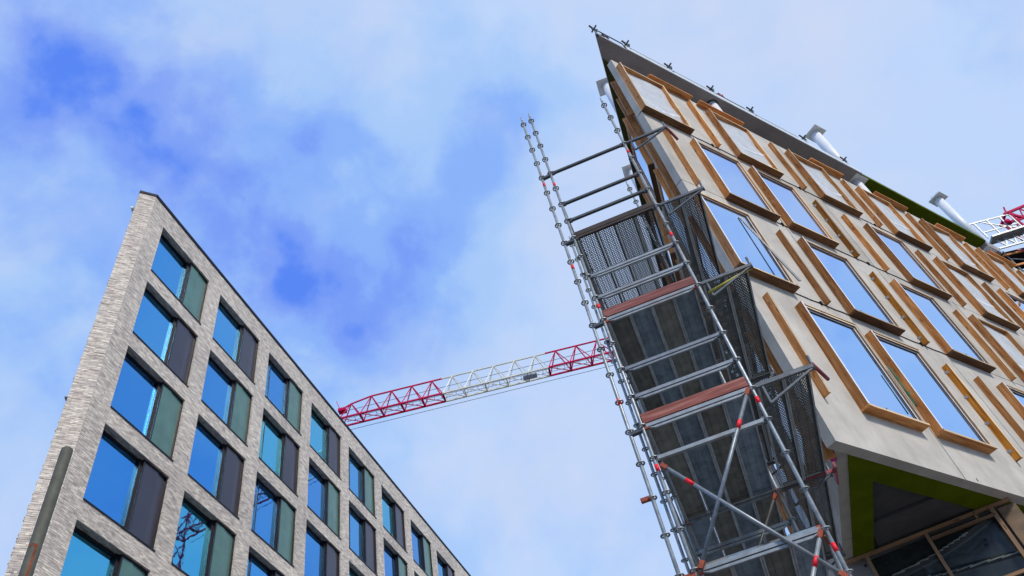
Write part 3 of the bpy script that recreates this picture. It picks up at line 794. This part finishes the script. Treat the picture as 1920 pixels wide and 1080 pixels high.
edge_rail(5.3, 6.6, 'thin dark rail with bent end midway along the roof edge')

# ---------------------------------------------------------------- roof hoist and scaffold bay at the far right
h0 = Vector((22.6, 24.9, 23.5))
hoist = thing('roof_hoist', 'crimson steel hoist frame on a grey platform with white railing at the roof end', 'hoist', h0.x, h0.y, h0.z)
SQ = .371
def Q(x, z, dy=0): return Vector((x*SQ, 24.93+dy, z*SQ))
q = MB(); q.bar(Q(56, 63.5), Q(64, 64.2), .5, .09); q.bar(Q(56, 61.9), Q(64, 62.2), .06, .08)
for k in range(6): q.bar(Q(56.5+k*1.1, 63.4), Q(57.1+k*1.1, 62.0), .05, .06); q.bar(Q(57.1+k*1.1, 62.0), Q(57.6+k*1.1, 63.5), .05, .06)
q.build('platform', M['alu'], hoist)
q = MB(); q.bar(Q(55.2, 66.9), Q(60.5, 67.0), .04, .06); q.bar(Q(56, 65.0), Q(60.4, 65.2), .04, .05)
for x in (56.0, 57.6, 59.2, 60.4): q.bar(Q(x, 64), Q(x, 66.9), .05, .05)
q.bar(Q(57, 66.6), Q(60.2, 64.3), .04, .05); q.build('railing', M['alu'], hoist)
q = MB()
for dy in (0, .7):
    q.bar(Q(60.0, 67.2, dy), Q(66, 68.4, dy), .09, .11); q.bar(Q(60.4, 67.2, dy), Q(63.6, 63.4, dy), .09, .11); q.bar(Q(60.6, 65.6, dy), Q(66, 66.6, dy), .06, .07); q.bar(Q(60.5, 67.5, dy), Q(60.8, 63.5, dy), .07, .08)
    for k in range(4): q.bar(Q(60.8+k*1.3, 67.2+k*.25, dy), Q(61.5+k*1.3, 65.8+k*.25, dy), .045, .045); q.bar(Q(61.5+k*1.3, 65.8+k*.25, dy), Q(62.1+k*1.3, 67.5+k*.25, dy), .045, .045)
q.bar(Q(60.2, 67.3), Q(60.2, 67.3, .7), .1, .1); q.bar(Q(62.4, 64.8), Q(62.0, 60.5), .12, .2); q.bar(Q(60.3, 67.2), Q(60.7, 68.4), .05, .05)
q.tube(Q(59.5, 65.4), Q(59.5, 66.0), .13, 12); q.build('red_frame', M['crane_r'], hoist)
b0 = Vector((21.6, 25.3, 21))
bay = thing('scaffold_bay', 'dark scaffold bay of steel and timber rails behind the far end of the facade', 'scaffold', b0.x, b0.y, b0.z)
for x in (21.1, 22.2, 23.3, 24.4):
    for y in (25.3, 26.6): q = MB(); q.tube((x, y, 17), (x, y, 23.1), .03, 8); q.build('standard', M['steel'], bay)
q = MB(); q.tube((21.1, 25.3, 22.6), (24.4, 25.3, 20.9), .025, 8); q.build('diagonal_brace', M['steel'], bay)
for z in (21.2, 22.1, 22.8): q = MB(); q.bar((20.9, 25.24, z), (24.8, 25.24, z), .05, .09); q.build('timber_rail', M['wood'], bay)
q = MB(); q.bar((21.6, 25.2, 22.9), (23.9, 25.2, 21.3), .05, .07); q.build('red_brace', M['pink'], bay)
q = MB(); q.obox(Vector((20.8, 26.7, 16.9)), Vector((4.2, 0, 0)), Vector((0, .06, 0)), UP*6.1); q.obox(Vector((20.8, 25.3, 22.98)), Vector((4.2, 0, 0)), Vector((0, 1.3, 0)), UP*.05); q.build('dark_backing', M['black'], bay)  # black sheets stand in for the dark inside of the bay

# ================================================================ SCAFFOLD TOWER
SL = Vector((.98365, -.18007, 0)); SE = Vector((.18007, .98365, 0))
PB = Vector((1.19, 8.21, 0)); PR = PB + SL*1.444; PA = Vector((1.02, 8.255, 0))
scaf = thing('scaffold', 'tall galvanised steel scaffold tower with punched decks and red marked tubes beside the concrete corner', 'scaffold', PB.x, PB.y)
def at(p, z): return Vector((p.x, p.y, z))
def standard(p, ztop, zbot=-CZ, ros=True, bands=()):
    t = MB(); t.tube(at(p, zbot+.02), at(p, ztop+.12), .0242, 12); t.tube(at(p, ztop+.12), at(p, ztop+.30), .017, 10); t.tube(at(p, zbot+.0), at(p, zbot+.02), .09, 12)
    z = ztop-.02
    so_ = t.build('standard', M['steel'], scaf)
    if bands:
        for zb in bands:
            b = MB(); b.tube(at(p, zb), at(p, zb+.10), .0258, 12); b.build('marking_tape', M['red'], so_)
    return so_
ros_proto = [None]; ros_rest = MB(); nros = [0]
def rosette(p, z, so_, single=True):
    def geo(mb, c):
        mb.ring(c, .040, .060, .010, 14)
        for k in range(4):
            a = Vector((math.cos(k*math.pi/2+.4), math.sin(k*math.pi/2+.4), 0)); mb.bar(c+a*.02, c+a*.045, .018, .010)
    if not single: geo(ros_rest, at(p, z)); return
    if ros_proto[0] is None:
        m_ = MB(); geo(m_, at(p, z)); ro = m_.build('rosette', M['steel'], so_); ros_proto[0] = (ro, p.copy(), z)
    else:
        o, p1, z1 = ros_proto[0]; c = o.copy(); COL.objects.link(c); c.parent = so_; c.location = Vector((p.x-p1.x, p.y-p1.y, z-z1))
FR = [PB, PR]; BAY = 2.57
ZA, ZB, ZR = 14.05, 14.05, 13.52
specs = [(PA, ZA, (11.75, 9.35, 6.5)), (PB, ZB, (11.62, 8.3, 5.35, 3.2)), (PR, ZR, (11.7, 9.2, 5.78, 3.75))]
for p, zt, bands in specs:
    so_ = standard(p, zt, bands=bands)
    k = 0
    while zt-.5*k > 1.4: rosette(p, zt-.5*k, so_); k += 1
for n in (1, 2):
    for p, zt in ((PA, 13.0), (PB, 13.0), (PR, 14.05 if n == 1 else 12.5)):
        pp = p+SE*BAY*n; so_ = standard(pp, zt, bands=(4.3,) if n == 1 else ())
        k = 0
        while zt-.5*k > 1.4: rosette(pp, zt-.5*k, so_, False); k += 1
ro_ = ros_rest.build('rosette', M['steel'], scaf); ro_['kind'] = 'stuff'
def ledger(p, q, z, strong, mat='alu', coup=True, name='ledger'):
    a, b = at(p, z), at(q, z); d = (b-a).normalized(); m_ = MB()
    m_.bar(a+d*.05, b-d*.05, .048, .048)
    if strong:
        x0, x1 = a+d*.15-UP*.052, b-d*.15-UP*.052
        m_.bar(x0, x1, .030, .030); n_ = Vector((-d.y, d.x, 0))
        for e_, sg in ((x0, -1), (x1, 1)): m_.bar(e_, e_+d*.09*sg+UP*.03, .030, .016)
    lo = m_.build(name, M[mat], scaf)
    if coup:
        for e_, sg in ((a, 1), (b, -1)):
            c = MB(); c.obox(e_+d*sg*.028-Vector((-d.y, d.x, 0))*.02-UP*.045, d*sg*.05, Vector((-d.y, d.x, 0))*.04, UP*.09)
            c.build('coupler', M['rust'] if z in (6.03, 4.03, 8.03) else M['dsteel'], lo)
    return lo
DECKS = (10.02, 8.02, 6.02, 4.02)
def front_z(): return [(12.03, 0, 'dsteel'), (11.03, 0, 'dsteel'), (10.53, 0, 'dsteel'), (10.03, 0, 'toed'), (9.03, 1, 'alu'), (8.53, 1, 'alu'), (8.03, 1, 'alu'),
    (7.03, 1, 'alu'), (6.53, 1, 'alu'), (6.03, 1, 'alu'), (5.53, 0, 'alu'), (4.03, 1, 'alu'), (2.03, 1, 'alu')]
for z, st_, mt in front_z(): ledger(PB, PR, z, st_, mt)
for n in (1, 2):
    for z in (10.03, 8.03, 6.03, 4.03, 5.53, 7.53): 
        ledger(PB+SE*BAY*n, PR+SE*BAY*n, z, z in (5.53,), 'steel')
for n in (0, 1):
    for z in (11.03, 10.53, 9.03, 8.53, 7.03, 6.53, 5.03, 4.53): ledger(PB+SE*BAY*n, PB+SE*BAY*(n+1), z, 0, 'steel', False, 'side_rail')
# short links between the two outer posts
for n in (0, 1):
    for z in (12.0, 10.0, 8.0, 6.0, 4.0, 2.0):
        m_ = MB(); m_.bar(at(PA+SE*BAY*n, z), at(PB+SE*BAY*n, z), .06, .05); m_.build('post_link', M['dsteel'] if z > 5 else M['rust'], scaf)
# toe boards
for z, mt, hh in ((10.06, 'toed', .10), (8.07, 'toe', .15), (6.07, 'toe', .15)):
    m_ = MB(); a = at(PB, z)+SL*.03-SE*.03; m_.obox(a, SL*1.39, SE*.03, UP*hh); m_.build('toe_board', M[mt], scaf)
for n in (0, 1):
    m_ = MB(); a = at(PB, 10.06)+SE*(.05+BAY*n)-SL*.03; m_.obox(a, SE*(BAY-.1), SL*.03, UP*.13); m_.build('toe_board', M['toed'], scaf)
# deck planks
plank_proto = {}
def plank(base, z, mat, wd=.331, ln=BAY-.06):
    key = mat
    if key not in plank_proto:
        m_ = MB(); zz = z+.085; m_.front = M['flange']
        o = at(base, zz)
        # top plate with UV in metres for the punched holes, both faces
        for k, up in ((0, 0), (1, .002)):
            pts = [o+UP*up, o+SE*ln+UP*up, o+SE*ln+SL*wd+UP*up, o+SL*wd+UP*up]; uv = [(0, 0), (ln, 0), (ln, wd), (0, wd)]
            if k == 0: m_.face(pts, uv)
        for x in (0, wd-.004):
            m_.obox(o+SL*x-UP*.062, SE*ln, SL*.004, UP*.062)
        for x in (0, wd-.022): m_.obox(o+SL*x-UP*.062, SE*ln, SL*.022, -UP*.004)
        for x in (.0, ln-.03): m_.obox(o+SE*x-UP*.05+SL*.004, SE*.03, SL*(wd-.008), UP*.046)
        for v_ in (.11, .21): m_.obox(o+SL*(v_-.004)-UP*.010, SE*ln, SL*.008, UP*.008)
        po = m_.build('deck_plank', M[mat], scaf); plank_proto[key] = (po, base.copy(), z)
        return po
    o, b1, z1 = plank_proto[key]
    return clone(o, (base.x-b1.x, base.y-b1.y, z-z1))
for z in DECKS:
    for n in (0, 1):
        for k in range(4):
            mt = ('decko', 'deck', 'decko', 'deck')[(k+(1 if n else 0)) % 4]
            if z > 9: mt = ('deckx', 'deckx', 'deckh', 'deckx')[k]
            plank(PB+SL*(.055+.336*k)+SE*(.03+BAY*n), z, mt)
        for k in range(2 if z > 5 else 0):
            plank(PR+SL*(.075+.335*k)+SE*(.03+BAY*n), z, ('deckh', 'deckx')[k] if z > 9 else 'deckh')
# side brackets
def bracket(p, z, mat='steel'):
    m_ = MB(); a = at(p, z); t = a+SL*.79
    m_.bar(a+SL*.05, t, .042, .05); m_.tube(t-UP*.06, t+UP*.17, .02, 8)
    m_.bar(a+SL*.13-UP*.02, a+SL*.13-UP*.30, .026, .026, SE); m_.bar(a+SL*.13-UP*.30, t-UP*.02, .028, .028, SE)
    bo = m_.build('bracket', M['brkt'], scaf); return bo
for n in (0, 1, 2):
    for z in ((12.03, 10.03, 8.03, 6.03, 4.03) if n == 0 else (10.03, 8.03, 6.03, 4.03)):
        if z == 4.03: continue
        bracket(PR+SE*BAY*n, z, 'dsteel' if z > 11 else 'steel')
# braces
def brace(p, q, mat='steel', r=.0242, tape=None):
    m_ = MB(); m_.tube(p, q, r, 12); bo = m_.build('diagonal_brace', M[mat], scaf)
    if tape:
        for t in tape: b = MB(); c = p+(q-p)*t; dd = (q-p).normalized()*.06; b.tube(c-dd, c+dd, r+.0015, 12); b.build('marking_tape', M['red'], bo)
    for c, s_ in ((p, 1), (q, -1)):
        e = MB(); dd = (q-p).normalized()*.09*s_; e.bar(c, c+dd, .052, .052); e.build('coupler', M['rust'], bo)
brace(at(PB-SE*.05+SL*.06, 5.40), at(PR-SE*.05-SL*.03, 3.45), 'alu', tape=(.18,))
brace(at(PR-SE*.05-SL*.05, 6.0), at(PB-SE*.05+SL*.07, 4.02), 'steel', tape=(.22,))
brace(at(PR-SE*.05-SL*.05, 4.0), at(PB-SE*.05+SL*.07, 2.02), 'alu', tape=(.15,))
brace(at(PR+SE*.1, 4.0), at(PR+SE*(BAY-.1), 2.0), 'steel', tape=(.3,))
brace(at(PB+SE*BAY+SL*.06, 4.3), at(PR+SE*BAY-SL*.05, 6.0), 'dsteel')
m_ = MB(); a = at(PR+SE*.03+SL*.79, 8.0); m_.tube(at(PR+SL*.08-SE*.02, 7.80), a, .02, 8); m_.build('worn_tie_tube', M['yellow'], scaf)
# pinkish ties towards the wall
for z in (12.03, 6.03):
    p = at(PR+SL*.79, z+.04); m_ = MB(); m_.tube(p, p+FH*.25+EH*.15-UP*.06, .026, 10); m_.build('wall_tie', M['pink'], scaf)
p = at(PR+SL*.79+SE*BAY, 6.05); m_ = MB(); m_.bar(p-SL*.35, p+SL*.08, .05, .05); m_.bar(p+SL*.08-SE*.16, p+SL*.08+SE*.34, .03, .09); m_.build('wall_tie', M['pink'], scaf)
# clips on the outer post
m_ = MB(); p = at(PA, 5.06); m_.bar(p-SL*.14, p, .05, .05); m_.build('swivel_clip', M['rust'], scaf)

# ================================================================ TOWER CRANE
crane = thing('tower_crane', 'crimson and white lattice tower crane with its long jib crossing the sky between the buildings', 'crane', 40.0, 67.2)
JY0, JY1, JZ, JT = 66.45, 67.9, 60.0, 62.9
def jib_section(x0, x1, n, mat, tip=False, heavy=True):
    m_ = MB(); st_ = (x1-x0)/n; ym = (JY0+JY1)/2
    top = lambda x: JT - (1.1*max(0, (-20.4-x)/2.4) if tip else 0)
    for y in (JY0, JY1): m_.bar((x0, y, JZ), (x1, y, JZ), .17, .17)
    xs_ = [x0+st_*(i+.5) for i in range(n)]
    chain = ([x0+.1] if tip else [x0]) + xs_ + [x1]
    for a, b in zip(chain[:-1], chain[1:]): m_.bar((a, ym, top(a)), (b, ym, top(b)), .14, .14)
    for i in range(n+1):
        x = x0+st_*i; m_.bar((x, JY0, JZ), (x, JY1, JZ), .20 if heavy else .12, .12)
    for i in range(n):
        xa, xb = x0+st_*i, x0+st_*(i+1); xm = (xa+xb)/2
        for y in (JY0, JY1):
            m_.bar((xa, y, JZ), (xm, ym, top(xm)), .10, .10); m_.bar((xm, ym, top(xm)), (xb, y, JZ), .10, .10)
        m_.bar((xa, JY0, JZ), (xb, JY1, JZ), .07, .07)
    return m_.build('jib_section', M[mat], crane)
jib_section(-22.6, -10.5, 5, 'crane_r', True); jib_section(-10.5, 1.9, 5, 'crane_w', False, False)
jib_section(1.9, 14.3, 5, 'crane_r'); jib_section(14.3, 26.7, 5, 'crane_w', False, False); jib_section(26.7, 39, 5, 'crane_r')
m_ = MB()
for y in (66.85, 67.4): m_.bar((-22, y, JZ+.12), (38, y, JZ+.12), .05, .05)
x = -21.8
while x < 38: m_.bar((x, 66.85, JZ+.12), (x, 67.4, JZ+.12), .05, .05); x += .85
m_.build('walkway', M['crane_g'], crane)
m_ = MB()
for y, z in ((67.1, 61.5), (67.3, 60.9), (68.4, 59.7)): m_.tube((-22, y, z), (38, y, z), .03, 5, False)
m_.build('cable', M['cable'], crane)
m_ = MB(); m_.obox(Vector((-22.9, 66.8, 61.5)), Vector((.9, 0, 0)), Vector((0, .7, 0)), UP*.4); m_.tube((-22.7, 67.2, 61.9), (-23.2, 67.2, 63.4), .04, 6); m_.build('jib_tip', M['crane_r'], crane)
m_ = MB(); m_.obox(Vector((-1.2, 66.75, JZ-.2)), Vector((1.6, 0, 0)), Vector((0, .7, 0)), UP*.14); m_.build('trolley', M['crane_g'], crane)
m_ = MB()
for dx in (-1, 1):
    for dy in (-1, 1): m_.bar((40+dx, 67.2+dy, -CZ), (40+dx, 67.2+dy, 66), .2, .2)
z = 0
while z < 62:
    for (ax, ay, bx, by) in ((-1, -1, 1, -1), (1, -1, 1, 1), (1, 1, -1, 1), (-1, 1, -1, -1)):
        m_.bar((40+ax, 67.2+ay, z), (40+bx, 67.2+by, z+2.4), .1, .1)
    z += 2.4
m_.build('mast', M['crane_r'], crane)

# ================================================================ FOREGROUND POST
pd = Vector((math.sin(R_(-40.07)), math.cos(R_(-40.07)), 0))*3.25
zt = 3.25*math.tan(R_(37.2))
post = thing('metal_post', 'weathered grey green metal post with a rounded top and rust streak before the brick corner', 'post', pd.x, pd.y)
m_ = MB(); m_.tube(at(pd, -CZ), at(pd, zt-.02), .0248, 28, False); m_.dome(at(pd, zt-.02), .0248, 28, 5); m_.build('pole', M['post'], post)
m_ = MB()
for (z0, z1, a0, a1) in ((zt-.50, zt-.515, 262, 330), (zt-.512, zt-.66, 308, 328), (zt-.655, zt-.95, 312, 322)):
    n = 6
    for i in range(n):
        x, y = R_(a0+(a1-a0)*i/n), R_(a0+(a1-a0)*(i+1)/n); r_ = .0254
        P_ = lambda a, z: at(pd, z)+Vector((math.cos(a), math.sin(a), 0))*r_
        m_.face([P_(x, z1), P_(y, z1+.02*math.sin(i)), P_(y, z0), P_(x, z0)])
m_.build('rust_streak', M['streak'], post)
for o in bpy.data.objects:
    if '_o' in o: del o['_o']
